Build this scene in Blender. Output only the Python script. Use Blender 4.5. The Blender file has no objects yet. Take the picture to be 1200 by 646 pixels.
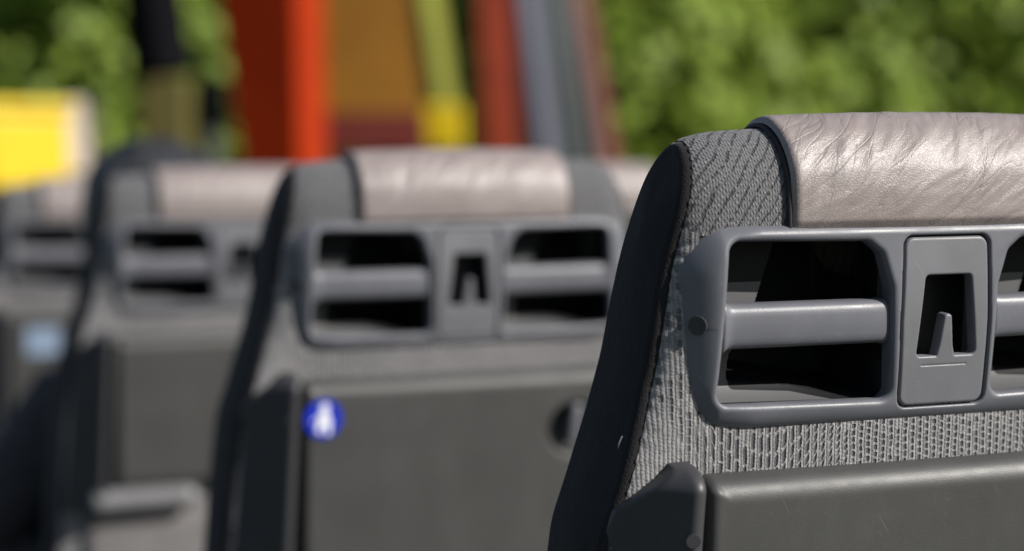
import bpy, bmesh, math, random
import numpy as np
from mathutils import Vector, Matrix

rng = np.random.default_rng(7)
random.seed(7)
SC = bpy.context.scene
COL = SC.collection
PI = math.pi

# ------------------------------------------------------------------ camera
EYE = 1.06                      # lens height above the vehicle deck
F_PX, CX, CY = 2465.0, 600.0, 323.0
CAMR = np.array([[0.9178880191, 0.0299082811, 0.3957108529],
                 [-0.3964757808, 0.0264317187, 0.9176646007],
                 [-0.0169864529, 0.9992031120, -0.0361192671]])   # rows: world axes; columns: right, up, forward
GROUND = -0.6                   # road level below the deck

def at(px, py, depth):
    """World point seen at a picture position, at a distance along the lens axis (used to survey real positions)."""
    c = np.array([(px - CX) / F_PX, -(py - CY) / F_PX, 1.0]) * depth
    p = CAMR @ c
    return Vector((p[0], p[1], p[2] + EYE))

cam_data = bpy.data.cameras.new('camera')
cam = bpy.data.objects.new('camera', cam_data)
COL.objects.link(cam)
m = Matrix.Identity(4)
for i in range(3):
    m[i][0], m[i][1], m[i][2] = CAMR[i][0], CAMR[i][1], -CAMR[i][2]
m[2][3] = EYE
cam.matrix_world = m
cam_data.sensor_width = 36
cam_data.lens = 36 * F_PX / 1200
cam_data.clip_start = 0.05
cam_data.clip_end = 600
cam_data.dof.use_dof = True
cam_data.dof.focus_distance = 1.285
cam_data.dof.aperture_fstop = 2.9
cam_data.dof.aperture_blades = 0
SC.camera = cam

# ------------------------------------------------------------------ light
SUN_DIR = Vector((1.03, -1.0, 0.92)).normalized()    # towards the sun: right, behind the lens, up
sun_data = bpy.data.lights.new('sun', 'SUN')
sun_data.energy = 4.8
sun_data.angle = math.radians(0.5)
sun_data.color = (1.0, 0.955, 0.89)
sun = bpy.data.objects.new('sun', sun_data)
COL.objects.link(sun)
sun.rotation_euler = SUN_DIR.to_track_quat('Z', 'Y').to_euler()
sun.location = (6, -6, 9)
world = bpy.data.worlds.new('World')
SC.world = world
world.use_nodes = True
wn = world.node_tree.nodes
wl = world.node_tree.links
sky = wn.new('ShaderNodeTexSky')
sky.sky_type = 'NISHITA'
sky.sun_disc = False
sky.sun_elevation = math.asin(SUN_DIR.z)
sky.sun_rotation = math.atan2(SUN_DIR.x, SUN_DIR.y)
sky.air_density = 1.0
sky.dust_density = 0.6
wl.new(sky.outputs[0], wn['Background'].inputs[0])
wn['Background'].inputs[1].default_value = 0.06
SC.view_settings.view_transform = 'Standard'
SC.view_settings.look = 'None'
SC.view_settings.exposure = 0.45
SC.view_settings.gamma = 1.0
SC.view_settings.use_curve_mapping = False
SC.cycles.use_denoising = True
SC.cycles.max_bounces = 10
SC.cycles.transmission_bounces = 8

# ------------------------------------------------------------------ materials
class NT:
    """A small wrapper to write shader networks as expressions."""
    def __init__(self, name):
        self.mat = bpy.data.materials.new(name)
        self.mat.use_nodes = True
        self.n = self.mat.node_tree.nodes
        self.l = self.mat.node_tree.links
        self.bsdf = self.n['Principled BSDF']

    def put(self, sock, v):
        if hasattr(v, 'links'):
            self.l.new(v, sock)
        else:
            sock.default_value = v

    def math(self, op, a, b=None, c=None):
        n = self.n.new('ShaderNodeMath')
        n.operation = op
        self.put(n.inputs[0], a)
        if b is not None:
            self.put(n.inputs[1], b)
        if c is not None:
            self.put(n.inputs[2], c)
        return n.outputs[0]

    def smooth(self, x, a, b, lo=0.0, hi=1.0):
        n = self.n.new('ShaderNodeMapRange')
        n.interpolation_type = 'SMOOTHSTEP'
        self.put(n.inputs[0], x)
        self.put(n.inputs[1], a)
        self.put(n.inputs[2], b)
        self.put(n.inputs[3], lo)
        self.put(n.inputs[4], hi)
        return n.outputs[0]

    def coord(self, which='Object'):
        return self.n.new('ShaderNodeTexCoord').outputs[which]

    def mapping(self, v, scale=(1, 1, 1), rot=(0, 0, 0)):
        n = self.n.new('ShaderNodeMapping')
        self.put(n.inputs['Vector'], v)
        n.inputs['Scale'].default_value = scale
        n.inputs['Rotation'].default_value = rot
        return n.outputs[0]

    def noise(self, v, scale, detail=3.0, rough=0.5, dist=0.0):
        n = self.n.new('ShaderNodeTexNoise')
        self.put(n.inputs['Vector'], v)
        n.inputs['Scale'].default_value = scale
        n.inputs['Detail'].default_value = detail
        n.inputs['Roughness'].default_value = rough
        n.inputs['Distortion'].default_value = dist
        return n.outputs[0]

    def voronoi(self, v, scale, feature='F1', rand=1.0):
        n = self.n.new('ShaderNodeTexVoronoi')
        n.feature = feature
        self.put(n.inputs['Vector'], v)
        n.inputs['Scale'].default_value = scale
        n.inputs['Randomness'].default_value = rand
        return n.outputs[0]

    def white(self, a, b=0.0):
        c = self.n.new('ShaderNodeCombineXYZ')
        self.put(c.inputs[0], a)
        self.put(c.inputs[1], b)
        n = self.n.new('ShaderNodeTexWhiteNoise')
        n.noise_dimensions = '2D'
        self.l.new(c.outputs[0], n.inputs['Vector'])
        return n.outputs['Value']

    def mix(self, f, a, b):
        n = self.n.new('ShaderNodeMix')
        n.data_type = 'RGBA'
        self.put(n.inputs[0], f)
        for s, v in ((n.inputs[6], a), (n.inputs[7], b)):
            self.put(s, v if hasattr(v, 'links') else (*v, 1.0))
        return n.outputs[2]

    def fmix(self, f, a, b):
        n = self.n.new('ShaderNodeMix')
        n.data_type = 'FLOAT'
        self.put(n.inputs[0], f)
        self.put(n.inputs[2], a)
        self.put(n.inputs[3], b)
        return n.outputs[0]

    def sep(self, v):
        n = self.n.new('ShaderNodeSeparateXYZ')
        self.l.new(v, n.inputs[0])
        return n.outputs

    def bump(self, h, dist, strength=1.0, normal=None):
        n = self.n.new('ShaderNodeBump')
        n.inputs['Strength'].default_value = strength
        n.inputs['Distance'].default_value = dist
        self.put(n.inputs['Height'], h)
        if normal is not None:
            self.l.new(normal, n.inputs['Normal'])
        return n.outputs[0]

    def finish(self, color, rough=0.5, normal=None, spec=0.5, **kw):
        self.put(self.bsdf.inputs['Base Color'], color if hasattr(color, 'links') else (*color, 1.0))
        self.put(self.bsdf.inputs['Roughness'], rough)
        self.put(self.bsdf.inputs['Specular IOR Level'], spec)
        if normal is not None:
            self.l.new(normal, self.bsdf.inputs['Normal'])
        for k, v in kw.items():
            self.put(self.bsdf.inputs[k], v)
        return self.mat


def plastic(name, c, rough, grain=900, gh=0.00006, var=0.12, spec=0.45, wear=0.0):
    t = NT(name)
    o = t.coord()
    blotch = t.noise(o, 18, 4)
    col = t.mix(t.smooth(blotch, 0.3, 0.7), tuple(x * (1 - var) for x in c), tuple(x * (1 + var) for x in c))
    dust = t.noise(o, 420, 2)
    col = t.mix(t.smooth(dust, 0.66, 0.8, 0, 0.25), col, tuple(min(1, x * 1.7 + 0.03) for x in c))
    if wear:
        sc = t.noise(t.mapping(t.mapping(o, (1, 1, 1), (0.3, 0.5, 0.2)), (1.0, 0.06, 0.05)), 900, 1)
        gate = t.smooth(t.noise(o, 28, 2), 0.50, 0.66)
        col = t.mix(t.math('MULTIPLY', t.math('MULTIPLY', t.smooth(sc, 0.70, 0.76), gate), wear), col, tuple(min(1, x * 1.9 + 0.03) for x in c))
        smear = t.smooth(t.noise(t.mapping(o, (1, 1, 0.35)), 22, 4, 0.6), 0.45, 0.75)
        col = t.mix(t.math('MULTIPLY', smear, wear * 0.35), col, tuple(x * 1.25 + 0.008 for x in c))
        rough = t.math('ADD', rough, t.math('MULTIPLY', smear, 0.10))
    r = t.math('ADD', rough, t.math('MULTIPLY', t.math('SUBTRACT', t.noise(o, 35, 3), 0.5), 0.22))
    nrm = t.bump(t.noise(o, grain, 2), gh)
    return t.finish(col, r, nrm, spec)


M = {}
M['handle'] = plastic('grey_plastic', (0.121, 0.124, 0.141), 0.40, 1300, 0.00009, 0.09, wear=0.5)
M['plate'] = plastic('hook_plate_plastic', (0.135, 0.136, 0.148), 0.42, 1300, 0.00009, 0.09, wear=0.5)


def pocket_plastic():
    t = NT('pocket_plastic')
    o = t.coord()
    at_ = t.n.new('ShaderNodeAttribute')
    at_.attribute_name = 'shade_edge'
    shade_mask = t.smooth(at_.outputs['Fac'], -0.35, 0.35, 1, 0)
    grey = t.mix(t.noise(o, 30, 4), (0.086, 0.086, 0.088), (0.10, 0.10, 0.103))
    col = t.mix(shade_mask, grey, (0.012, 0.012, 0.014))  # near-black painted in for the shadow of frame and bar
    return t.finish(col, 0.6, t.bump(t.noise(o, 1000, 2), 0.00006), t.fmix(shade_mask, 0.4, 0.15))


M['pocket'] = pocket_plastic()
M['tray'] = plastic('tray_plastic', (0.052, 0.0516, 0.0502), 0.46, 1500, 0.00014, 0.06, wear=0.55)
M['bracket'] = plastic('bracket_plastic', (0.038, 0.038, 0.042), 0.45, 1400, 0.00008, 0.08)
M['black'] = plastic('black_plastic', (0.012, 0.012, 0.013), 0.5)
M['rail'] = plastic('rail_plastic', (0.15, 0.15, 0.155), 0.40)


def side_fabric():
    t = NT('dark_side_fabric')
    o = t.coord()
    fine = t.voronoi(t.mapping(o, (1, 1, 0.6)), 1100)
    n1 = t.noise(o, 60, 3)
    col = t.mix(n1, (0.0115, 0.0103, 0.0118), (0.0180, 0.0163, 0.0182))
    lint = t.smooth(t.noise(t.mapping(o, (1, 1, 3)), 320, 1), 0.79, 0.83)
    col = t.mix(t.math('MULTIPLY', lint, 0.5), col, (0.11, 0.11, 0.12))
    nrm = t.bump(fine, 0.0003, 1.0, t.bump(t.noise(o, 16, 3), 0.006, 0.6))
    return t.finish(col, 0.85, nrm, 0.25, **{'Sheen Weight': 0.10, 'Sheen Roughness': 0.4})


def knit_fabric():
    """Ribbed jacquard knit; UV in metres. Columns of stitches with dark openings that run as slits, checks and diagonals."""
    t = NT('knit_fabric')
    uv = t.sep(t.coord('UV'))
    wob = t.math('MULTIPLY', t.math('SUBTRACT', t.noise(t.coord('UV'), 90, 2), 0.5), 0.0016)
    u = t.math('ADD', uv[0], wob)
    v = uv[1]
    topz = t.math('GREATER_THAN', v, 0.0585)                      # finer weave of the upper zone
    p = t.fmix(topz, 0.00265, 0.00185)
    U = t.math('DIVIDE', t.math('ADD', u, 1.0), p)
    col_i = t.math('FLOOR', U)
    fr = t.math('FRACT', U)
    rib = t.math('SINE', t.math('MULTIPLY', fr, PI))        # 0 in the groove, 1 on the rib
    rc = t.white(col_i, 3.1)
    # stitches: slanted bumps along each rib
    sp = t.fmix(topz, 0.0024, 0.0042)
    st = t.math('FRACT', t.math('ADD', t.math('ADD', t.math('DIVIDE', v, sp), rc), t.math('MULTIPLY', fr, t.fmix(topz, 0.45, 0.8))))
    stitch = t.math('SINE', t.math('MULTIPLY', st, PI))
    # openings of the lower zone: slits on the left, turning to checks and diagonals to the right
    pair = t.math('FLOOR', t.math('MULTIPLY', U, 0.5))
    infr = t.math('FRACT', t.math('MULTIPLY', U, 0.5))
    groove = t.smooth(t.math('ABSOLUTE', t.math('SUBTRACT', infr, 0.5)), 0.16, 0.30, 1, 0)
    right = t.smooth(t.math('ABSOLUTE', u), 0.135, 0.060)    # 0 at the sides, 1 in the middle
    edge_ = t.smooth(t.math('ABSOLUTE', u), 0.150, 0.170)
    ln = t.fmix(right, t.fmix(edge_, 0.0110, 0.0050), 0.0043)
    wave = t.math('MULTIPLY', t.noise(t.coord('UV'), 30, 2), 1.6)
    row = t.math('ADD', t.math('ADD', t.math('DIVIDE', v, ln), wave), t.math('MULTIPLY', pair, 0.36))
    rfr = t.math('FRACT', row)
    dash = t.smooth(t.math('ABSOLUTE', t.math('SUBTRACT', rfr, 0.5)), t.fmix(right, 0.36, 0.24), t.fmix(right, 0.46, 0.38), 1, 0)
    on = t.smooth(t.math('ADD', t.white(pair, t.math('FLOOR', row)), t.math('MULTIPLY', t.math('SUBTRACT', t.noise(t.coord('UV'), 26, 1), 0.5), 0.9)), t.fmix(edge_, -0.10, 0.35), t.fmix(edge_, 0.14, 0.55))
    plain = t.math('SUBTRACT', 1.0, t.math('MULTIPLY', t.smooth(t.math('ABSOLUTE', u), 0.174, 0.180), t.smooth(v, -0.050, -0.060)))
    hole_low = t.math('MULTIPLY', t.math('MULTIPLY', groove, dash), t.math('MULTIPLY', on, plain))
    # openings of the upper zone: dotted dark lines that fan out
    d = t.math('ADD', t.math('MULTIPLY', u, 120.0), t.math('MULTIPLY', t.math('POWER', t.math('MAXIMUM', t.math('SUBTRACT', 0.175, v), 0.0), 0.8), 66.0))
    d = t.math('ADD', d, t.math('MULTIPLY', t.noise(t.coord('UV'), 26, 2), 2.4))
    line = t.smooth(t.math('ABSOLUTE', t.math('SUBTRACT', t.math('FRACT', d), 0.5)), 0.08, 0.17, 1, 0)
    dots = t.smooth(t.white(col_i, t.math('FLOOR', t.math('DIVIDE', v, 0.0021))), 0.22, 0.30)
    hole_top = t.math('MULTIPLY', line, dots)
    hole = t.fmix(topz, hole_low, hole_top)
    h = t.math('ADD', t.math('MULTIPLY', rib, t.fmix(topz, 0.55, 0.42)), t.math('MULTIPLY', stitch, t.fmix(topz, 0.16, 0.40)))
    h = t.math('ADD', h, t.math('MULTIPLY', t.noise(t.coord('UV'), 800, 4, 0.65), 1.0))
    h = t.math('SUBTRACT', h, t.math('MULTIPLY', hole, 1.15))
    yarn = t.mix(t.white(col_i, t.math('FLOOR', t.math('DIVIDE', v, 0.0031))), (0.21, 0.203, 0.205), (0.31, 0.30, 0.302))
    yarn = t.mix(topz, yarn, (0.135, 0.134, 0.139))
    yarn = t.mix(t.smooth(t.noise(t.coord('UV'), 700, 2), 0.56, 0.72, 0, 0.55), yarn, (0.44, 0.43, 0.425))
    col = t.mix(t.math('MULTIPLY', hole, t.fmix(edge_, 0.88, 0.6)), yarn, (0.035, 0.034, 0.045))
    col = t.mix(t.math('MULTIPLY', t.smooth(rib, 0.45, 0.0), t.fmix(topz, 0.42, 0.3)), col, (0.06, 0.058, 0.066))  # occlusion shade of the grooves mixed into the yarn colour
    nrm = t.bump(h, 0.0012, 0.95)
    return t.finish(col, 0.85, nrm, 0.2, **{'Sheen Weight': 0.25, 'Sheen Roughness': 0.5})


def leather():
    t = NT('taupe_leather')
    info = t.n.new('ShaderNodeObjectInfo')
    shift = t.n.new('ShaderNodeVectorMath')
    shift.operation = 'ADD'
    rv = t.n.new('ShaderNodeCombineXYZ')
    t.l.new(t.math('MULTIPLY', info.outputs['Random'], 7.3), rv.inputs[0])
    t.l.new(t.math('MULTIPLY', info.outputs['Random'], 3.9), rv.inputs[1])
    t.l.new(t.coord('UV'), shift.inputs[0])
    t.l.new(rv.outputs[0], shift.inputs[1])
    uvs = shift.outputs[0]
    cell = t.voronoi(uvs, 620, 'DISTANCE_TO_EDGE')
    cell2 = t.voronoi(uvs, 1250, 'DISTANCE_TO_EDGE')
    grain = t.math('ADD', t.smooth(cell, 0.0, 0.22), t.math('MULTIPLY', t.smooth(cell2, 0.0, 0.2), 0.45))
    warp = t.n.new('ShaderNodeVectorMath')
    warp.operation = 'ADD'
    wz = t.n.new('ShaderNodeTexNoise')
    t.l.new(uvs, wz.inputs['Vector'])
    wz.inputs['Scale'].default_value = 16
    sc = t.n.new('ShaderNodeVectorMath')
    sc.operation = 'SCALE'
    t.l.new(wz.outputs['Color'], sc.inputs[0])
    sc.inputs['Scale'].default_value = 0.022
    t.l.new(uvs, warp.inputs[0])
    t.l.new(sc.outputs[0], warp.inputs[1])
    wv = warp.outputs[0]

    def creases(rot, stretch, scale, width):
        nn = t.noise(t.mapping(t.mapping(wv, (1, 1, 1), (0, 0, rot)), (1, stretch, 1)), scale, 1.5, 0.45)
        return t.smooth(t.math('ABSOLUTE', t.math('SUBTRACT', nn, 0.5)), 0.0, width, 1, 0)

    c1 = creases(math.radians(-38), 6.0, 11, 0.022)
    c2 = creases(math.radians(-60), 4.5, 18, 0.03)
    c3 = creases(math.radians(-18), 3.0, 44, 0.05)
    gate = t.smooth(t.noise(uvs, 14, 2), 0.42, 0.62)
    cr = t.math('ADD', t.math('MULTIPLY', c1, t.fmix(gate, 0.35, 1.0)), t.math('MULTIPLY', t.math('ADD', t.math('MULTIPLY', c2, 0.6), t.math('MULTIPLY', c3, 0.3)), gate))
    big = t.noise(t.mapping(t.mapping(wv, (1, 1, 1), (0, 0, math.radians(-40))), (1, 3.0, 1)), 22, 2)
    n1 = t.bump(big, 0.0042, 0.7)
    n2 = t.bump(t.math('MULTIPLY', cr, -1.0), 0.00026, 0.75, n1)
    n3 = t.bump(grain, 0.00011, 0.6, n2)
    tone = t.noise(uvs, 20, 4)
    col = t.mix(tone, (0.225, 0.185, 0.175), (0.275, 0.236, 0.226))
    col = t.mix(t.math('MULTIPLY', t.math('MINIMUM', cr, 1.0), 0.22), col, (0.14, 0.11, 0.103))
    rough = t.math('ADD', 0.42, t.math('MULTIPLY', t.math('SUBTRACT', t.noise(uvs, 60, 3), 0.5), 0.2))
    return t.finish(col, rough, n3, 0.55)


M['side'] = side_fabric()
M['knit'] = knit_fabric()
M['leather'] = leather()


def simple(name, c, rough=0.6, var=0.15, scale=6.0, spec=0.4, bump=0.0, **kw):
    t = NT(name)
    o = t.coord()
    n = t.noise(o, scale, 5, 0.6)
    col = t.mix(t.smooth(n, 0.3, 0.7), tuple(x * (1 - var) for x in c), tuple(min(1, x * (1 + var)) for x in c))
    nrm = t.bump(t.noise(o, scale * 9, 3), bump) if bump else None
    return t.finish(col, rough, nrm, spec, **kw)


M['piping'] = simple('dark_piping', (0.018, 0.014, 0.017), 0.6)
M['lower'] = simple('lower_back_shell', (0.15, 0.142, 0.142), 0.7, 0.08, 40, 0.3, 0.001)
M['cushion'] = simple('cushion_fabric', (0.12, 0.12, 0.13), 0.9, 0.2, 120, 0.2, 0.001)
M['steel'] = simple('painted_steel', (0.06, 0.06, 0.065), 0.45)
M['blue'] = simple('blue_vinyl', (0.012, 0.03, 0.42), 0.35, 0.06, 40)
M['white'] = simple('white_vinyl', (0.78, 0.79, 0.85), 0.4, 0.04, 40)
M['paleblue'] = simple('pale_blue_vinyl', (0.22, 0.29, 0.40), 0.45, 0.08, 60)
M['red'] = simple('red_paint', (0.31, 0.026, 0.004), 0.6, 0.06, 3, 0.06)
M['redpost'] = simple('orange_red_paint', (0.26, 0.034, 0.009), 0.42, 0.10, 5)
M['maroon'] = simple('weathered_red_paint', (0.13, 0.034, 0.018), 0.55, 0.2, 4)
M['ochre'] = simple('ochre_paint', (0.29, 0.122, 0.007), 0.55, 0.14, 3)
M['brickred'] = simple('brick_red_paint', (0.16, 0.022, 0.014), 0.55, 0.1, 4)
M['lime'] = simple('yellow_green_paint', (0.18, 0.185, 0.012), 0.5, 0.2, 3)
M['yellow'] = simple('yellow_paint', (0.66, 0.46, 0.003), 0.45, 0.05, 5)
M['cream'] = simple('cream_paint', (0.50, 0.43, 0.36), 0.55, 0.06, 5)
M['slate'] = simple('slate_blue_paint', (0.070, 0.073, 0.100), 0.5, 0.1, 5)
M['darkgreen'] = simple('dark_green_paint', (0.012, 0.020, 0.020), 0.5, 0.2, 5)
M['greypaint'] = simple('grey_paint', (0.045, 0.047, 0.046), 0.5, 0.15, 5)
M['matteblack'] = simple('matte_black_paint', (0.003, 0.003, 0.0045), 0.95, 0.2, 5, 0.1)
M['olive'] = simple('olive_paint', (0.11, 0.09, 0.02), 0.6, 0.2, 5)
M['deck'] = simple('deck_rubber', (0.06, 0.06, 0.062), 0.8, 0.2, 25, 0.3, 0.002)
M['road'] = simple('asphalt', (0.05, 0.05, 0.052), 0.9, 0.25, 3, 0.2, 0.01)
M['verge'] = simple('grass_ground', (0.06, 0.10, 0.025), 0.95, 0.35, 1.2, 0.1, 0.05)
M['bark'] = simple('bark', (0.10, 0.075, 0.055), 0.9, 0.3, 7, 0.2, 0.03)
M['jacket'] = simple('dark_grey_jacket', (0.065, 0.062, 0.07), 0.85, 0.2, 40, 0.2, 0.002)
M['hair'] = simple('dark_hair', (0.018, 0.019, 0.023), 0.42, 0.25, 120, 0.6, 0.002)
M['skin'] = simple('skin', (0.42, 0.24, 0.17), 0.55, 0.08, 30)
M['trousers'] = simple('dark_trousers', (0.022, 0.022, 0.028), 0.9, 0.2, 40, 0.2)


def leaf_mat(name, a, b):
    t = NT(name)
    o = t.coord()
    info = t.n.new('ShaderNodeAttribute')
    info.attribute_name = 'tone'
    n = t.noise(o, 0.9, 3)
    f = t.math('ADD', t.math('MULTIPLY', info.outputs['Fac'], 0.75), t.math('MULTIPLY', n, 0.35))
    col = t.mix(f, a, b)
    mat = t.finish(col, 0.55, None, 0.35)
    tr = t.n.new('ShaderNodeBsdfTranslucent')
    t.l.new(col, tr.inputs[0])
    mx = t.n.new('ShaderNodeMixShader')
    mx.inputs[0].default_value = 0.28
    t.l.new(t.bsdf.outputs[0], mx.inputs[1])
    t.l.new(tr.outputs[0], mx.inputs[2])
    t.l.new(mx.outputs[0], t.n['Material Output'].inputs[0])
    return mat


M['leaf'] = leaf_mat('leaves_mid', (0.20, 0.28, 0.045), (0.28, 0.38, 0.055))
M['leaf_bright'] = leaf_mat('leaves_bright', (0.20, 0.275, 0.034), (0.265, 0.36, 0.044))
M['leaf_dark'] = leaf_mat('leaves_dark', (0.13, 0.18, 0.06), (0.20, 0.27, 0.075))

# ------------------------------------------------------------------ object helpers

def mesh_obj(name, verts, faces, mat, parent=None, smooth=True, uvs=None, loc=None):
    me = bpy.data.meshes.new(name)
    me.from_pydata([tuple(map(float, v)) for v in verts], [], [tuple(map(int, f)) for f in faces])
    me.update()
    if uvs is not None:
        lay = me.uv_layers.new(name='UVMap')
        li = np.empty(len(me.loops), dtype=np.int32)
        me.loops.foreach_get('vertex_index', li)
        lay.data.foreach_set('uv', np.asarray(uvs, dtype=np.float32)[li].ravel())
    if smooth:
        me.polygons.foreach_set('use_smooth', [True] * len(me.polygons))
    me.materials.append(mat)
    o = bpy.data.objects.new(name, me)
    COL.objects.link(o)
    o.parent = parent
    if loc is not None:
        o.location = loc
    return o


def bm_obj(name, bm, mat, parent=None, smooth=False, loc=None):
    me = bpy.data.meshes.new(name)
    bmesh.ops.recalc_face_normals(bm, faces=bm.faces)
    bm.to_mesh(me)
    bm.free()
    if smooth:
        me.polygons.foreach_set('use_smooth', [True] * len(me.polygons))
    me.materials.append(mat)
    o = bpy.data.objects.new(name, me)
    COL.objects.link(o)
    o.parent = parent
    if loc is not None:
        o.location = loc
    return o


def tag(o, label, cat, group=None, kind=None):
    o['label'] = label
    o['category'] = cat
    if group:
        o['group'] = group
    if kind:
        o['kind'] = kind
    return o


def structure(o):
    o['kind'] = 'structure'
    return o


def thing(name, label, cat, loc, group=None, rz=0.0):
    o = bpy.data.objects.new(name, None)
    o.empty_display_size = 0.1
    COL.objects.link(o)
    o.location = loc
    o.rotation_euler = (0, 0, rz)
    return tag(o, label, cat, group)


def bm_box(bm, c, s, bevel=0.0, mat=None):
    r = bmesh.ops.create_cube(bm, size=1.0)
    vs = r['verts']
    for v in vs:
        v.co = Vector((v.co.x * s[0], v.co.y * s[1], v.co.z * s[2]))
        if mat is not None:
            v.co = mat @ v.co
        v.co += Vector(c)
    if bevel:
        es = list({e for v in vs for e in v.link_edges})
        bmesh.ops.bevel(bm, geom=es, offset=bevel, segments=3, affect='EDGES', profile=0.5)
    return bm


def bm_tube(bm, pts, radii, seg=14, cap=True):
    pts = [Vector(p) for p in pts]
    rings = []
    up = Vector((0.13, 0.21, 0.97))
    for i, p in enumerate(pts):
        d = (pts[min(i + 1, len(pts) - 1)] - pts[max(i - 1, 0)]).normalized()
        a = d.cross(up)
        if a.length < 1e-3:
            a = d.cross(Vector((1, 0, 0)))
        a.normalize()
        b = d.cross(a).normalized()
        r = radii[i] if hasattr(radii, '__len__') else radii
        rings.append([bm.verts.new(p + (a * math.cos(k * 2 * PI / seg) + b * math.sin(k * 2 * PI / seg)) * r) for k in range(seg)])
    for i in range(len(rings) - 1):
        for k in range(seg):
            bm.faces.new((rings[i][k], rings[i][(k + 1) % seg], rings[i + 1][(k + 1) % seg], rings[i + 1][k]))
    if cap:
        bm.faces.new(rings[0][::-1])
        bm.faces.new(rings[-1])
    return bm


# seat frame of reference: u to the right, v up the backrest, w out of its rear face
P0 = np.array([0.75806, 1.08665, EYE - 0.07888])
REC = math.radians(5.0)
AU = np.array([1.0, 0, 0])
AV = np.array([0, -math.sin(REC), math.cos(REC)])
AW = np.array([0, -math.cos(REC), -math.sin(REC)])
PITCH = 0.779


def T(u, v, w):
    """Seat coordinates to the coordinates of the seat's root, which stands on the deck under the handle."""
    u, v, w = np.broadcast_arrays(np.asarray(u, float), np.asarray(v, float), np.asarray(w, float))
    return np.array([0, 0, P0[2]]) + u[..., None] * AU + v[..., None] * AV + w[..., None] * AW


def sdf_poly(poly):
    P = np.array(poly, float)

    def f(x, y):
        d = np.full(x.shape, 1e9)
        inside = np.zeros(x.shape, bool)
        n = len(P)
        for i in range(n):
            a, b = P[i], P[(i + 1) % n]
            ex, ey = b - a
            wx, wy = x - a[0], y - a[1]
            t = np.clip((wx * ex + wy * ey) / (ex * ex + ey * ey), 0, 1)
            d = np.minimum(d, (wx - ex * t) ** 2 + (wy - ey * t) ** 2)
            c = ((a[1] <= y) & (b[1] > y)) | ((b[1] <= y) & (a[1] > y))
            xi = a[0] + (y - a[1]) / (ey if abs(ey) > 1e-12 else 1e-12) * ex
            inside ^= c & (x < xi)
        d = np.sqrt(d)
        return np.where(inside, -d, d)
    return f


def sdf_round(poly, r):
    g = sdf_poly(poly)
    return lambda x, y: g(x, y) - r


def sdf_rrect(x0, x1, y0, y1, r):
    cx, cy, hx, hy = (x0 + x1) / 2, (y0 + y1) / 2, (x1 - x0) / 2 - r, (y1 - y0) / 2 - r

    def f(x, y):
        qx, qy = np.abs(x - cx) - hx, np.abs(y - cy) - hy
        return np.hypot(np.maximum(qx, 0), np.maximum(qy, 0)) + np.minimum(np.maximum(qx, qy), 0) - r
    return f


def grad(f, x, y, e=1e-5):
    return (f(x + e, y) - f(x - e, y)) / (2 * e), (f(x, y + e) - f(x, y - e)) / (2 * e)


def height_mesh(name, sdf, wfun, bounds, h, skirt, mat, parent, tf=T):
    """A moulded plate: the region sdf<0 on a fine grid whose border is snapped to the outline, raised to wfun, with walls down to skirt."""
    x0, x1, y0, y1 = bounds
    nx, ny = int((x1 - x0) / h) + 1, int((y1 - y0) / h) + 1
    X, Y = np.meshgrid(np.linspace(x0, x1, nx), np.linspace(y0, y1, ny), indexing='ij')
    S = sdf(X, Y)
    ins = S < 0
    near = np.zeros_like(ins)
    for dx in (-1, 0, 1):
        for dy in (-1, 0, 1):
            near |= np.roll(np.roll(ins, dx, 0), dy, 1)
    mv = (~ins & near) | (ins & (S > -0.3 * h))
    for _ in range(3):
        gx, gy = grad(sdf, X, Y)
        s = sdf(X, Y)
        n2 = np.maximum(gx * gx + gy * gy, 0.2)
        X = np.where(mv, X - s * gx / n2, X)
        Y = np.where(mv, Y - s * gy / n2, Y)
    ok = ins | mv
    core = ins & ~mv
    cell = ok[:-1, :-1] & ok[1:, :-1] & ok[1:, 1:] & ok[:-1, 1:]
    cell &= core[:-1, :-1] | core[1:, :-1] | core[1:, 1:] | core[:-1, 1:]
    W = wfun(X, Y)
    idx = np.arange(nx * ny).reshape(nx, ny)
    F = np.stack([idx[:-1, :-1], idx[1:, :-1], idx[1:, 1:], idx[:-1, 1:]], -1)[cell]
    used = np.unique(F)
    remap = -np.ones(nx * ny, int)
    remap[used] = np.arange(len(used))
    F = remap[F]
    xv, yv, wv = X.ravel()[used], Y.ravel()[used], W.ravel()[used]
    E = np.concatenate([F[:, [0, 1]], F[:, [1, 2]], F[:, [2, 3]], F[:, [3, 0]]])
    key = np.sort(E, 1)
    _, inv, cnt = np.unique(key[:, 0] * 10000000 + key[:, 1], return_inverse=True, return_counts=True)
    B = E[cnt[inv] == 1]
    verts = tf(xv, yv, wv)
    faces = F.tolist()
    if skirt is not None:
        bv = np.unique(B)
        mp = {int(b): len(verts) + i for i, b in enumerate(bv)}
        verts = np.concatenate([verts, tf(xv[bv], yv[bv], skirt(xv[bv], yv[bv]) if callable(skirt) else np.full(len(bv), skirt))])
        faces += [[int(b), int(a), mp[int(a)], mp[int(b)]] for a, b in B]
    return mesh_obj(name, verts, faces, mat, parent)


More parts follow.
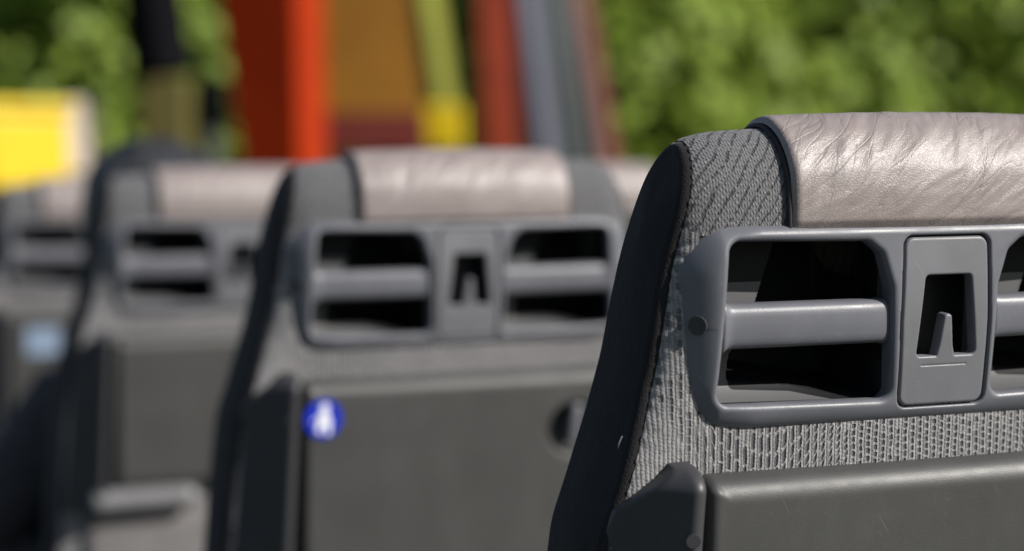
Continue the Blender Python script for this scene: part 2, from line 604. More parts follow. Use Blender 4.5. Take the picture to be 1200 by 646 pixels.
def catmull(pts, n):
    P = np.array(pts, float)
    Q = np.concatenate([[2 * P[0] - P[1]], P, [2 * P[-1] - P[-2]]])
    out = []
    for i in range(1, len(Q) - 2):
        t = np.linspace(0, 1, 40, endpoint=False)[:, None]
        a, b, c, d = Q[i - 1], Q[i], Q[i + 1], Q[i + 2]
        out.append(0.5 * (2 * b + (c - a) * t + (2 * a - 5 * b + 4 * c - d) * t ** 2 + (3 * b - a - 3 * c + d) * t ** 3))
    out = np.concatenate(out + [P[-1:]])
    s = np.concatenate([[0], np.cumsum(np.linalg.norm(np.diff(out, axis=0), axis=1))])
    q = np.linspace(0, s[-1], n)
    return np.stack([np.interp(q, s, out[:, k]) for k in range(out.shape[1])], -1), q


# ------------------------------------------------------------------ the seat
# side profile of the backrest (v, w): up the rear face, over the top, down the front
PROF, PROF_S = catmull([(-0.56, -0.026), (-0.40, -0.022), (-0.26, -0.017), (-0.15, -0.0135), (-0.09, -0.012), (-0.03, -0.012), (0.04, -0.0115), (0.070, -0.012),
                        (0.092, -0.0165), (0.107, -0.026), (0.1155, -0.037), (0.1185, -0.048), (0.115, -0.061), (0.104, -0.072), (0.084, -0.081),
                        (0.045, -0.089), (-0.01, -0.095), (-0.10, -0.098), (-0.25, -0.100), (-0.56, -0.10)], 620)
_d = np.gradient(PROF, axis=0)
PROF_N = np.stack([_d[:, 1], -_d[:, 0]], -1)
PROF_N /= np.linalg.norm(PROF_N, axis=1)[:, None]
if PROF_N[60, 1] < 0:
    PROF_N = -PROF_N
BV = np.array([-0.56, -0.42, -0.30, -0.20, -0.127, -0.105, -0.06, -0.025, 0.045, 0.075, 0.099, 0.112, 0.13])
BU = np.array([0.236, 0.235, 0.231, 0.224, 0.2165, 0.209, 0.1955, 0.1865, 0.1765, 0.1705, 0.1655, 0.162, 0.158])
_bk = np.exp(-(np.linspace(-2.2, 2.2, 41)) ** 2)
_bg = np.linspace(-0.62, 0.2, 821)
_bs = np.convolve(np.pad(np.interp(_bg, BV, BU), 20, mode='edge'), _bk / _bk.sum(), 'valid')


def half_width(v):
    return np.interp(v, _bg, _bs)


K_TOP = int(np.argmax(PROF[:, 0]))


def crown(t, v):
    """The top falls a little towards the sides."""
    return -0.0055 * np.abs(t) ** 2.2 * np.clip((v - 0.03) / 0.08, 0, 1)


def cover_point(t, k):
    """Point and outward normal of the knitted cover; t from -1 to 1 across the seat, k along the profile."""
    v, w = PROF[k, 0], PROF[k, 1]
    nv, nw = PROF_N[k, 0], PROF_N[k, 1]
    b = half_width(v)
    ed = np.clip((np.abs(t) * b - (b - 0.026)) / 0.026, 0, 1)
    amp = 0.0065 + 0.0095 * np.clip((0.085 - np.abs(v)) / 0.05, 0, 1) * (w > -0.05)
    drop = amp * (1 - np.sqrt(np.maximum(1 - (0.93 * ed) ** 2, 0)))
    bow_ = 0.0085 * (1 - t * t)
    return t * b, v + crown(t, v) - nv * drop, w - nw * drop + bow_ * np.clip((w + 0.07) / 0.04, 0, 1)


def fix_normals(o, outward_from):
    """Make normals point away from an inner point."""
    bm = bmesh.new()
    bm.from_mesh(o.data)
    bmesh.ops.recalc_face_normals(bm, faces=bm.faces)
    c = Vector(outward_from)
    s = sum((f.normal.dot(f.calc_center_median() - c)) * f.calc_area() for f in bm.faces)
    if s < 0:
        bmesh.ops.reverse_faces(bm, faces=bm.faces)
    bm.to_mesh(o.data)
    bm.free()


def make_seat():
    root = thing('bus_seat', 'x', 'seat', (P0[0], P0[1], 0.0), 'bus seats one behind the other')
    core = tuple(T(0, -0.10, -0.06))
    # knitted cover over rear, top and front, with real stitches along the side seams
    k0 = np.arange(len(PROF))
    e = np.linspace(0, 1, 34) ** 1.5
    tt = np.concatenate([-1 + 0.16 * e, np.linspace(-0.84, 0.84, 46)[1:-1], (1 - 0.16 * e)[::-1]])
    TT, KK = np.meshgrid(tt, k0, indexing='ij')
    u, v, w = cover_point(TT, KK)
    near = np.exp(-((1 - np.abs(TT)) * half_width(PROF[KK, 0]) / 0.006) ** 2)
    sl = PROF_S[KK]
    st = np.sin(sl / 0.0030 * 2 * PI + np.sin(sl * 90) * 2.0) * 0.5 + np.sin(sl / 0.0071 * 2 * PI + 1.3 + np.sin(sl * 40) * 3) * 0.5
    u = u + np.sign(TT) * near * st * 0.0006
    w = w + PROF_N[KK, 1] * near * st * 0.0004
    v = v + PROF_N[KK, 0] * near * st * 0.0004
    V = T(u, v, w).reshape(-1, 3)
    nt, nk = TT.shape
    idx = np.arange(nt * nk).reshape(nt, nk)
    F = np.stack([idx[:-1, :-1], idx[1:, :-1], idx[1:, 1:], idx[:-1, 1:]], -1)
    cu, cv, cw = u[:-1, :-1], v[:-1, :-1], w[:-1, :-1]
    hole = (np.abs(cu) < 0.166) & (np.abs(cv) < 0.053) & (cw > -0.05)      # the handle moulding is let into the padding here
    uv = np.stack([np.sign(TT) * (np.abs(TT) * half_width(PROF[KK, 0])), PROF_S[KK] - PROF_S[int(np.argmin(np.abs(PROF[:K_TOP, 0])))]], -1).reshape(-1, 2)
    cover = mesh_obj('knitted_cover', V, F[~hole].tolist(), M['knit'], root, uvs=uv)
    fix_normals(cover, core)
    # dark side panels
    ks = np.arange(0, len(PROF), 2)
    pv, pw, nv_, nw_ = PROF[ks, 0], PROF[ks, 1], PROF_N[ks, 0], PROF_N[ks, 1]
    _, ev, ew = cover_point(np.ones(len(ks)), ks)
    b = half_width(pv)
    for sg in (-1, 1):
        rings = []
        r = 0.007
        for ph in np.linspace(0, PI / 2, 9):
            rings.append((b - 0.0006 + r * math.sin(ph), ev - nv_ * (0.0006 + r * (1 - math.cos(ph))), ew - nw_ * (0.0006 + r * (1 - math.cos(ph)))))
        cen_v, cen_w = np.minimum(pv, 0.06), np.full(len(ks), -0.052)
        bu, bv_, bw_ = rings[-1]
        for t in np.linspace(0.08, 1.0, 10):
            rings.append((bu + 0.002 * math.sin(t * PI / 2) + (half_width(cen_v) - b) * t, bv_ + (cen_v - bv_) * t, bw_ + (cen_w - bw_) * t))
        V = np.concatenate([T(sg * q[0], q[1], q[2]) for q in rings])
        n = len(ks)
        F = [(k * n + j, k * n + j + 1, (k + 1) * n + j + 1, (k + 1) * n + j) for k in range(len(rings) - 1) for j in range(n - 1)]
        sp = mesh_obj('side_panel', V, F, M['side'], root)
        fix_normals(sp, core)

    # leather headrest cover wrapped over the top
    un = np.linspace(-0.108, 0.108, 200)
    ka = int(np.argmin(np.abs(PROF[:K_TOP, 0] - 0.0535)))
    kb = K_TOP + int(np.argmin(np.abs(PROF[K_TOP:, 0] - 0.02)))
    kk = np.linspace(ka, kb, 170)
    pv, pw = np.interp(kk, k0, PROF[:, 0]), np.interp(kk, k0, PROF[:, 1])
    qv, qw = np.interp(kk, k0, PROF_N[:, 0]), np.interp(kk, k0, PROF_N[:, 1])
    arc = np.interp(kk, k0, PROF_S) - PROF_S[ka]
    UU, II = np.meshgrid(un, np.arange(len(kk)), indexing='ij')
    A = arc[II]
    edge = np.clip((0.108 - np.abs(UU)) / 0.005, 0, 1)
    low = np.clip((A - 0.002) / 0.007, 0, 1)
    off = 0.0010 + 0.0045 * np.sqrt(1 - (1 - edge) ** 2) * low
    off = off + 0.0030 * np.clip((A - 0.008) / 0.03, 0, 1) * np.clip((0.12 - A) / 0.05, 0, 1)   # padding

    wr = np.zeros_like(A)
    folds = [(-0.090, 0.030, 66, 0.026, 0.9), (-0.076, 0.036, 60, 0.034, 1.2), (-0.066, 0.052, 56, 0.040, 1.0), (-0.052, 0.046, 50, 0.042, 1.2), (-0.034, 0.060, 46, 0.040, 0.9),
             (-0.020, 0.050, 50, 0.040, 1.1), (0.000, 0.064, 44, 0.034, 0.8), (0.012, 0.046, 52, 0.036, 1.0), (0.034, 0.050, 62, 0.030, 0.7), (0.052, 0.044, 70, 0.03, 0.8),
             (0.066, 0.056, 118, 0.034, 0.9), (0.086, 0.038, 112, 0.034, 0.9), (-0.060, 0.030, 34, 0.022, 0.6), (0.03, 0.034, 30, 0.03, 0.5)]
    for (u0, a0, ang, ln, hh) in folds:
        c, s_ = math.cos(math.radians(ang)), math.sin(math.radians(ang))
        lx = (UU - u0) * c + (A - a0) * s_
        ly = -(UU - u0) * s_ + (A - a0) * c + 0.004 * np.sin(lx * 80 + u0 * 300)
        wr += hh * np.exp(-(lx / ln) ** 2) * np.exp(-(ly / 0.0036) ** 2)
    off = off + 0.00045 * wr * np.clip((0.104 - np.abs(UU)) / 0.012, 0, 1)
    t_ = UU / half_width(pv)[II]
    bow_ = 0.0085 * (1 - t_ ** 2) * np.clip((pw[II] + 0.07) / 0.04, 0, 1)
    vv = pv[II] + crown(t_, pv[II]) + qv[II] * off
    ww = pw[II] + bow_ + qw[II] * off
    nu, nk = UU.shape
    idx = np.arange(nu * nk).reshape(nu, nk)
    F = np.stack([idx[:-1, :-1], idx[1:, :-1], idx[1:, 1:], idx[:-1, 1:]], -1).reshape(-1, 4)
    hr = mesh_obj('headrest_cover', T(UU, vv, ww).reshape(-1, 3), F.tolist(), M['leather'], root, uvs=np.stack([UU.ravel(), A.ravel()], -1))
    fix_normals(hr, tuple(T(0, 0.05, -0.055)))
    for sgn in (-1, 1):
        bm = bmesh.new()
        k = np.arange(0, len(kk), 2)
        uq = np.full(len(k), sgn * 0.1088)
        tq = uq / half_width(pv[k])
        bq = 0.0085 * (1 - tq ** 2) * np.clip((pw[k] + 0.07) / 0.04, 0, 1)
        bm_tube(bm, [Vector(p) for p in T(uq, pv[k] + crown(tq, pv[k]) + qv[k] * 0.0018, pw[k] + bq + qw[k] * 0.0018)], 0.0016, 10)
        bm_obj('piping', bm, M['piping'], hr, True)

    # grab handle frame
    def shape_top(u):
        return 0.0605 - 0.0015 * (1 - (u / 0.17) ** 2)
    outer = sdf_rrect(-0.1800, 0.1800, -0.0625, 0.0605, 0.030)
    r = 0.0075
    winL = [(-0.150 + r, 0.0515 - r), (-0.1555 + r, -0.046 + r), (-0.0375 - r, -0.0475 + r), (-0.0395 - r, 0.0 + 0.02), (-0.0455 - r, 0.0425 - r * 0.6), (-0.0515 - r, 0.050 - r)]
    winR = [(-a, b) for a, b in winL[::-1]]
    fL, fR = sdf_round(winL, r), sdf_round(winR, r)
    plate_hole = sdf_round([(-0.0248, 0.0462), (-0.0262, 0.0), (-0.0252, -0.0468), (0.0252, -0.0468), (0.0262, 0.0), (0.0248, 0.0462)], 0.0068)

    def bow(u):
        return 0.004 * (1 - (u / 0.17) ** 2)

    def sdf_frame(x, y):
        return np.maximum(np.maximum(outer(x, y), -fL(x, y)), np.maximum(-fR(x, y), -plate_hole(x, y)))

    def w_frame(x, y):
        d = np.maximum(-outer(x, y), 0)
        tx = np.clip((np.abs(x) - 0.128) / 0.046, 0, 1)
        nx2 = tx * tx * (3 - 2 * tx)
        dn = y < 0
        Ro = 0.0062 + (0.0300 - 0.0062) * nx2 + np.where(dn, 0.007 * (1 - nx2), 0)
        q = np.clip(1 - d / Ro, 0, 1)
        hgt = 0.007 + 0.0095 * nx2 + np.where(dn, 0.002 * (1 - nx2), 0)
        w = -hgt * (1 - np.sqrt(np.maximum(1 - q * q, 0)))
        for g, rr in ((fL, 0.0042), (fR, 0.0042), (plate_hole, 0.0016)):
            qq = np.clip(1 - np.maximum(g(x, y), 0) / rr, 0, 1)
            w = w - rr * (1 - np.sqrt(np.maximum(1 - qq * qq, 0)))
        # shallow curve of the whole moulding, upright in the middle and rolling back to top and bottom
        return w + bow(x) - 0.9 * y * y - 0.52 * np.maximum(np.abs(x) - 0.153, 0) ** 2 / (np.maximum(np.abs(x) - 0.153, 0) + 0.007)
    handle = height_mesh('grab_handle', sdf_frame, w_frame, (-0.186, 0.186, -0.066, 0.064), 0.00075, lambda x, y: np.where(np.minimum(np.abs(fL(x, y)), np.abs(fR(x, y))) < 0.0012, -0.0085, -0.036), M['handle'], root)
    # recess behind each opening
    hollow = sdf_round([(-0.0995, 0.049), (-0.1125, 0.0096), (-0.1225, -0.0120), (-0.1295, -0.0216), (-0.1310, -0.0340), (-0.0935, -0.0365), (-0.060, -0.0440), (-0.036, -0.0440), (-0.036, 0.049)], 0.003)
    D = 0.026
    for g, sg in ((fL, -1), (fR, 1)):
        def sd(x, y, g=g):
            return g(x, y) - 0.0012

        def wp(x, y, sg=sg):
            xo = np.abs(x)
            dl = 0.1555 - xo
            dr = xo - 0.0375
            dt = 0.0515 - y
            db = y + 0.0475
            def sm(d, L):
                t = np.clip(d / L, 0, 1)
                return np.sqrt(np.maximum(1 - (1 - t) ** 2, 0))
            f = sm(dl, 0.012) * sm(dr, 0.008) * sm(dt, 0.004) * sm(db + 0.002, 0.020)
            # hollow in the back of the recess, outline shaped to the cast shadow
            e = -hollow(x - (0.0 if sg < 0 else 0.195), y) / 0.0050
            well = np.clip(e, 0, 1) * np.clip(np.minimum(np.minimum(dl, dr), np.minimum(dt, db)) / 0.002, 0, 1)
            return -0.006 - D * f - 0.052 * well
        bd = (-0.160, -0.033, -0.052, 0.056) if sg < 0 else (0.033, 0.160, -0.052, 0.056)
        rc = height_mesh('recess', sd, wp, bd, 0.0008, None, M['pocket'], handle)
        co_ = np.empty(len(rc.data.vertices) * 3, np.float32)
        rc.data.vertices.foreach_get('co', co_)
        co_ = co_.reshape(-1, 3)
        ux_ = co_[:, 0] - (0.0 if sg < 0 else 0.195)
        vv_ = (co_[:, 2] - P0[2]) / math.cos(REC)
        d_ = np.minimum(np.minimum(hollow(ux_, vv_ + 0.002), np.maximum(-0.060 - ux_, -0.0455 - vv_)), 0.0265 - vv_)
        fa_ = rc.data.attributes.new('shade_edge', 'FLOAT', 'POINT')      # edge of the near-black painted shade under top rail and bar
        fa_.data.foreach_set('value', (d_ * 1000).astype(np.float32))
        # gripping bar
        us = np.linspace(0.1535, 0.0385, 40)
        bv, bfaces = [], []
        ns = 28
        for u in us:
            e1 = math.exp(-((0.1535 - u) / 0.0035) ** 2)
            e2 = math.exp(-((u - 0.0385) / 0.003) ** 2)
            hv = 0.0136 + 0.0045 * e1 + 0.0012 * e2
            hw = 0.0095 + 0.002 * e1
            a = np.linspace(0, 2 * PI, ns, endpoint=False)
            cv = np.sign(np.sin(a)) * np.abs(np.sin(a)) ** 0.55 * hv
            cw = np.sign(np.cos(a)) * np.abs(np.cos(a)) ** 0.62 * hw
            bv.append(T(sg * u, cv + 0.0002, cw - 0.0135 + bow(u)))
        nb = len(us)
        for i in range(nb - 1):
            for j in range(ns):
                bfaces.append((i * ns + j, i * ns + (j + 1) % ns, (i + 1) * ns + (j + 1) % ns, (i + 1) * ns + j))
        bfaces.append(tuple(range(ns)))
        bfaces.append(tuple((nb - 1) * ns + j for j in range(ns))[::-1])
        bar = mesh_obj('grip_bar', np.concatenate(bv), bfaces, M['handle'], handle)
        fix_normals(bar, tuple(T(sg * 0.095, 0, -0.0135)))
        # screw cap on the rounded end
        bm = bmesh.new()
        bmesh.ops.create_cone(bm, cap_ends=True, segments=28, radius1=0.0060, radius2=0.0056, depth=0.0042)
        q_ = np.array([[sg * 0.1675, 0.002], [sg * 0.1685, 0.002], [sg * 0.1675, 0.003]])
        wq = w_frame(q_[:, 0], q_[:, 1])
        tu, tv_ = T(sg * 0.001, 0, wq[1] - wq[0]) - T(0, 0, 0), T(0, 0.001, wq[2] - wq[0]) - T(0, 0, 0)
        nrm = Vector(np.cross(tu, tv_) * sg).normalized()
        rot = nrm.to_track_quat('Z', 'Y').to_matrix().to_4x4()
        pos = Vector(T(sg * 0.1675, 0.002, wq[0])) - nrm * 0.0009
        bmesh.ops.transform(bm, matrix=Matrix.Translation(pos) @ rot, verts=bm.verts)
        bm_obj('screw_cap', bm, M['bracket'], handle, False)
    # hook plate
    hole = sdf_round([(-0.0125, 0.0255), (-0.0172, -0.0188), (0.0200, -0.0188), (0.0155, 0.0255)], 0.0028)
    hook_a = sdf_round([(0.0012, 0.0018), (0.0024, 0.0018), (0.0040, -0.016), (0.0066, -0.026), (-0.0044, -0.026), (-0.0018, -0.016)], 0.0024)
    body_p = sdf_round([(-0.0237, 0.0452), (-0.0251, 0.0), (-0.0241, -0.0458), (0.0241, -0.0458), (0.0251, 0.0), (0.0237, 0.0452)], 0.0066)

    def cut(x, y):
        return np.maximum(hole(x, y), -hook_a(x, y))

    def sdf_plate(x, y):
        return np.maximum(body_p(x, y), -cut(x, y))

    def w_plate(x, y):
        w = bow(x) - 0.9 * y * y - 0.0006
        for d, rr in ((-body_p(x, y), 0.0018), (cut(x, y), 0.0016)):
            qq = np.clip(1 - np.maximum(d, 0) / rr, 0, 1)
            w = w - rr * (1 - np.sqrt(np.maximum(1 - qq * qq, 0)))
        inside_hook = (hook_a(x, y) < 0) & (y > -0.0215)
        w = w - 0.0006 * np.exp(-((y + 0.0275) / 0.0004) ** 2) * (np.abs(x) < 0.017)
        return w
    height_mesh('hook_plate', sdf_plate, w_plate, (-0.034, 0.034, -0.055, 0.055), 0.0005, -0.0050, M['plate'], handle)
    bm = bmesh.new()
    bm_box(bm, (0, 0, 0), (0.066, 0.022, 0.104))
    bmesh.ops.transform(bm, matrix=Matrix.Translation(Vector(T(0, 0, -0.036))) @ Matrix.Rotation(REC, 4, 'X'), verts=bm.verts)
    bm_obj('hook_housing', bm, M['black'], handle)

    # folding tray panel
    def tray_outer(x, y):
        return tray_rr(x, y)
    tray_rr = sdf_rrect(-0.166, 0.166, -0.285, -0.0875, 0.009)

    def w_tray(x, y):
        d = np.maximum(-tray_rr(x, y), 0)
        gx, gy = grad(tray_rr, x, y)
        ny2 = gy * gy / np.maximum(gx * gx + gy * gy, 1e-6)
        rr = 0.007 + 0.008 * ny2
        q = np.clip(1 - d / rr, 0, 1)
        w = -rr * (1 - np.sqrt(np.maximum(1 - q * q, 0)))
        # moulded finger recess for the latch
        e = np.hypot((x - 0.112) / 0.030, (y + 0.146) / 0.027)
        w = w - 0.019 * np.clip((1.0 - e) / 0.22, 0, 1) ** 0.7
        return w + 0.013 - 0.03 * (x * x)
    tray = height_mesh('tray_panel', tray_outer, w_tray, (-0.168, 0.168, -0.287, -0.0855), 0.0016, -0.014, M['tray'], root)
    bm = bmesh.new()
    bm_box(bm, (0, 0, 0), (0.013, 0.014, 0.042), 0.004)
    bmesh.ops.transform(bm, matrix=Matrix.Translation(Vector(T(0.113, -0.143, 0.006))) @ Matrix.Rotation(REC, 4, 'X') @ Matrix.Rotation(0.12, 4, 'Y'), verts=bm.verts)
    bm_obj('latch', bm, M['handle'], tray, True)

    # side brackets with a tapered top
    for sg in (-1, 1):
        vs = np.concatenate([np.linspace(-0.0795, -0.135, 40), np.linspace(-0.14, -0.315, 30)])
        bv, bf = [], []
        for v in vs:
            g = min(1.0, (-(v + 0.0795)) / 0.014)
            g = math.sqrt(max(0.0, 1 - (1 - g) ** 2))
            lean = 0.010 * np.clip((-v - 0.08) / 0.22, 0, 1)
            full = float(half_width(v)) + 0.0035 - (0.170 + lean)
            ue = min(full, 0.0125 + max(0.0, -(v + 0.0815)) * 1.15)
            rr = 0.0058
            ang = np.linspace(PI, math.radians(46), 16)
            arc_ = np.stack([rr + rr * np.cos(ang), 0.0125 + rr * np.sin(ang)], -1)
            tip_u, tip_w = arc_[-1]
            fl = np.linspace(0, 1, 10)[1:]
            ue = max(ue, tip_u + 0.002)
            flank = np.stack([tip_u + (ue - tip_u) * fl, tip_w - (ue - tip_u) * fl * 0.97], -1)
            end = flank[-1] + np.array([[0.0010, -0.0012], [0.0014, -0.0035], [0.0012, -0.008], [0.0008, -0.016], [0.0004, -0.045]])
            cs = np.concatenate([[(0.0, -0.05), (0.0, -0.02), (0.0, -0.004), (0.0, 0.006)], arc_, flank, end])
            uo = 0.1700 + lean + cs[:, 0]
            wo = cs[:, 1] - (1 - g) * 0.0285
            bv.append(T(sg * uo, v, wo))
        nc = len(cs)
        for i in range(len(vs) - 1):
            for j in range(nc - 1):
                bf.append((i * nc + j, i * nc + j + 1, (i + 1) * nc + j + 1, (i + 1) * nc + j))
        br = mesh_obj('side_bracket', np.concatenate(bv), bf, M['bracket'], root)
        fix_normals(br, tuple(T(sg * 0.187, -0.2, -0.03)))
        bm = bmesh.new()
        bmesh.ops.create_cone(bm, cap_ends=True, segments=24, radius1=0.0046, radius2=0.0043, depth=0.0026)
        nrm = Vector(T(sg * 0.35, 0, 0.93) - T(0, 0, 0)).normalized()
        rot = nrm.to_track_quat('Z', 'Y').to_matrix().to_4x4()
        bmesh.ops.transform(bm, matrix=Matrix.Translation(Vector(T(sg * 0.1800, -0.121, 0.0172))) @ rot, verts=bm.verts)
        bm_obj('screw_cap', bm, M['bracket'], br, False)
        # rounded rail below the tray
        bm = bmesh.new()
        uu = np.linspace(0.198, 0.058, 24)
        rr = 0.0155 * np.sqrt(np.clip(1 - np.clip((0.072 - uu) / 0.0145, 0, 1) ** 2, 0.02, 1)) * np.where(uu > 0.192, 0.8, 1)
        bm_tube(bm, [Vector(p) for p in T(sg * uu, np.full(24, -0.299), np.full(24, 0.006))], list(rr), 18)
        bm_obj('lower_rail', bm, M['rail'], root, True)

    # lower shell, cushion and frame
    low = sdf_rrect(-0.205, 0.205, -0.52, -0.318, 0.02)

    def w_low(x, y):
        q = np.clip(1 + low(x, y) / 0.02, 0, 1)
        return -0.004 - 0.012 * (1 - np.sqrt(np.maximum(1 - q * q, 0))) + 0.10 * np.clip(-y - 0.33, 0, 1) - 0.1 * x * x
    height_mesh('lower_shell', low, w_low, (-0.21, 0.21, -0.525, -0.315), 0.004, -0.03, M['lower'], root)
    bm = bmesh.new()
    bm_box(bm, (0, 0.36, 0.41), (0.45, 0.46, 0.11), 0.035)
    bm_obj('seat_cushion', bm, M['cushion'], root, True)
    for sg in (-1, 1):
        for yy in (0.16, 0.50):
            bm = bmesh.new()
            bm_tube(bm, [(sg * 0.17, yy, 0.37), (sg * 0.17, yy, 0.02), (sg * 0.17, yy, 0.0)], [0.018, 0.018, 0.035], 14)
            bm_obj('leg', bm, M['steel'], root, True)
    return root


def copy_tree(o, parent=None):
    c = o.copy()
    COL.objects.link(c)
    c.parent = parent
    for ch in list(o.children):
        copy_tree(ch, c)
    return c


seat = make_seat()
seat['label'] = 'largest grey seat, in sharp focus, its taupe leather headrest cut by the right edge'
SIDE = 0.505
places = [
    (1, 0, 'second seat of the row, with a round blue sticker on its folded tray'),
    (2, 0, 'third seat of the row, blurred, behind the person and partly hidden by the stickered seat'),
    (3, 0, 'farthest seat, very blurred, with a pale blue label on its tray'),
    (2, 1, 'seat showing just a pale headrest between the stickered seat and the sharp seat'),
]
for k, nb, lab in places:
    s = copy_tree(seat)
    s.location = (P0[0] + SIDE * nb, P0[1] + PITCH * k, 0)
    s['label'] = lab


def seat_world(u, v, w, k):
    p = T(u, v, w)
    return Vector((p[0] + P0[0], p[1] + P0[1] + PITCH * k, p[2]))


bm = bmesh.new()
bm_tube(bm, [Vector(p) for p in (T(-0.2090, -0.0725, -0.026), T(-0.2083, -0.0695, -0.0262), T(-0.2066, -0.0650, -0.0255))], [0.0003, 0.0004, 0.0002], 6)
bm_obj('loose_thread', bm, M['rail'], seat, True)

# ------------------------------------------------------------------ stickers
def disc_verts(c, r, w, n=40):
    a = np.linspace(0, 2 * PI, n, endpoint=False)
    return [(c[0] + r * math.cos(x), c[1] + r * math.sin(x), w) for x in a]


def flat(name, polys, mat, parent, thick=0.0004):
    """Thin vinyl shapes in sticker coordinates (x right, y up, z out)."""
    bm = bmesh.new()
    for poly in polys:
        lo = [bm.verts.new((p[0], p[1], p[2])) for p in poly]
        hi = [bm.verts.new((p[0], p[1], p[2] + thick)) for p in poly]
        bm.faces.new(lo[::-1])
        bm.faces.new(hi)
        for i in range(len(lo)):
            j = (i + 1) % len(lo)
            bm.faces.new((lo[i], lo[j], hi[j], hi[i]))
    return bm_obj(name, bm, mat, parent)


STICK_ROT = Matrix(((1, 0, 0), (0, AV[1], AW[1]), (0, AV[2], AW[2]))).to_4x4()
st = flat('round_sticker', [disc_verts((0, 0), 0.0185, 0)], M['blue'], None)
tag(st, 'round blue sticker with a white figure, on the tray of the second seat', 'sticker')
st.matrix_world = Matrix.Translation(seat_world(-0.148, -0.1215, 0.0128, 1)) @ STICK_ROT
fig = [disc_verts((0.001, 0.0105), 0.0042, 0.0005, 24),
       [(-0.003, 0.006, .0005), (0.0045, 0.0065, .0005), (0.0075, -0.003, .0005), (0.006, -0.0155, .0005), (0.003, -0.0155, .0005), (0.002, -0.007, .0005), (-0.001, -0.007, .0005), (-0.003, -0.014, .0005), (-0.0075, -0.012, .0005), (-0.0055, -0.002, .0005)],
       [(-0.0055, 0.0005, .0006), (-0.0035, 0.005, .0006), (-0.011, -0.003, .0006), (-0.0135, -0.003, .0006)]]
flat('figure', fig, M['white'], st)
lb = flat('label_sticker', [[(-0.027, -0.022, 0), (0.027, -0.022, 0), (0.027, 0.022, 0), (-0.027, 0.022, 0)]], M['paleblue'], None)
tag(lb, 'pale blue rectangular label on the tray of the farthest seat', 'sticker')
lb.matrix_world = Matrix.Translation(seat_world(-0.111, -0.137, 0.0132, 3)) @ STICK_ROT

# ------------------------------------------------------------------ vehicle deck and ground
bm = bmesh.new()
bm_box(bm, (0.5, 1.6, -0.04), (3.2, 7.6, 0.08), 0.01)
structure(bm_obj('deck_floor', bm, M['deck']))
bm = bmesh.new()
bm_box(bm, (0.5, 1.6, -0.36), (3.1, 7.5, 0.40), 0.02)
structure(bm_obj('deck_base', bm, M['steel']))
bm = bmesh.new()
bmesh.ops.create_grid(bm, x_segments=4, y_segments=4, size=260)
structure(bm_obj('ground', bm, M['verge'], loc=(0, 60, GROUND)))
bm = bmesh.new()
bm_box(bm, (0, 0, 0), (60, 17, 0.004))
structure(bm_obj('road', bm, M['road'], loc=(2, 4.5, GROUND + 0.006)))

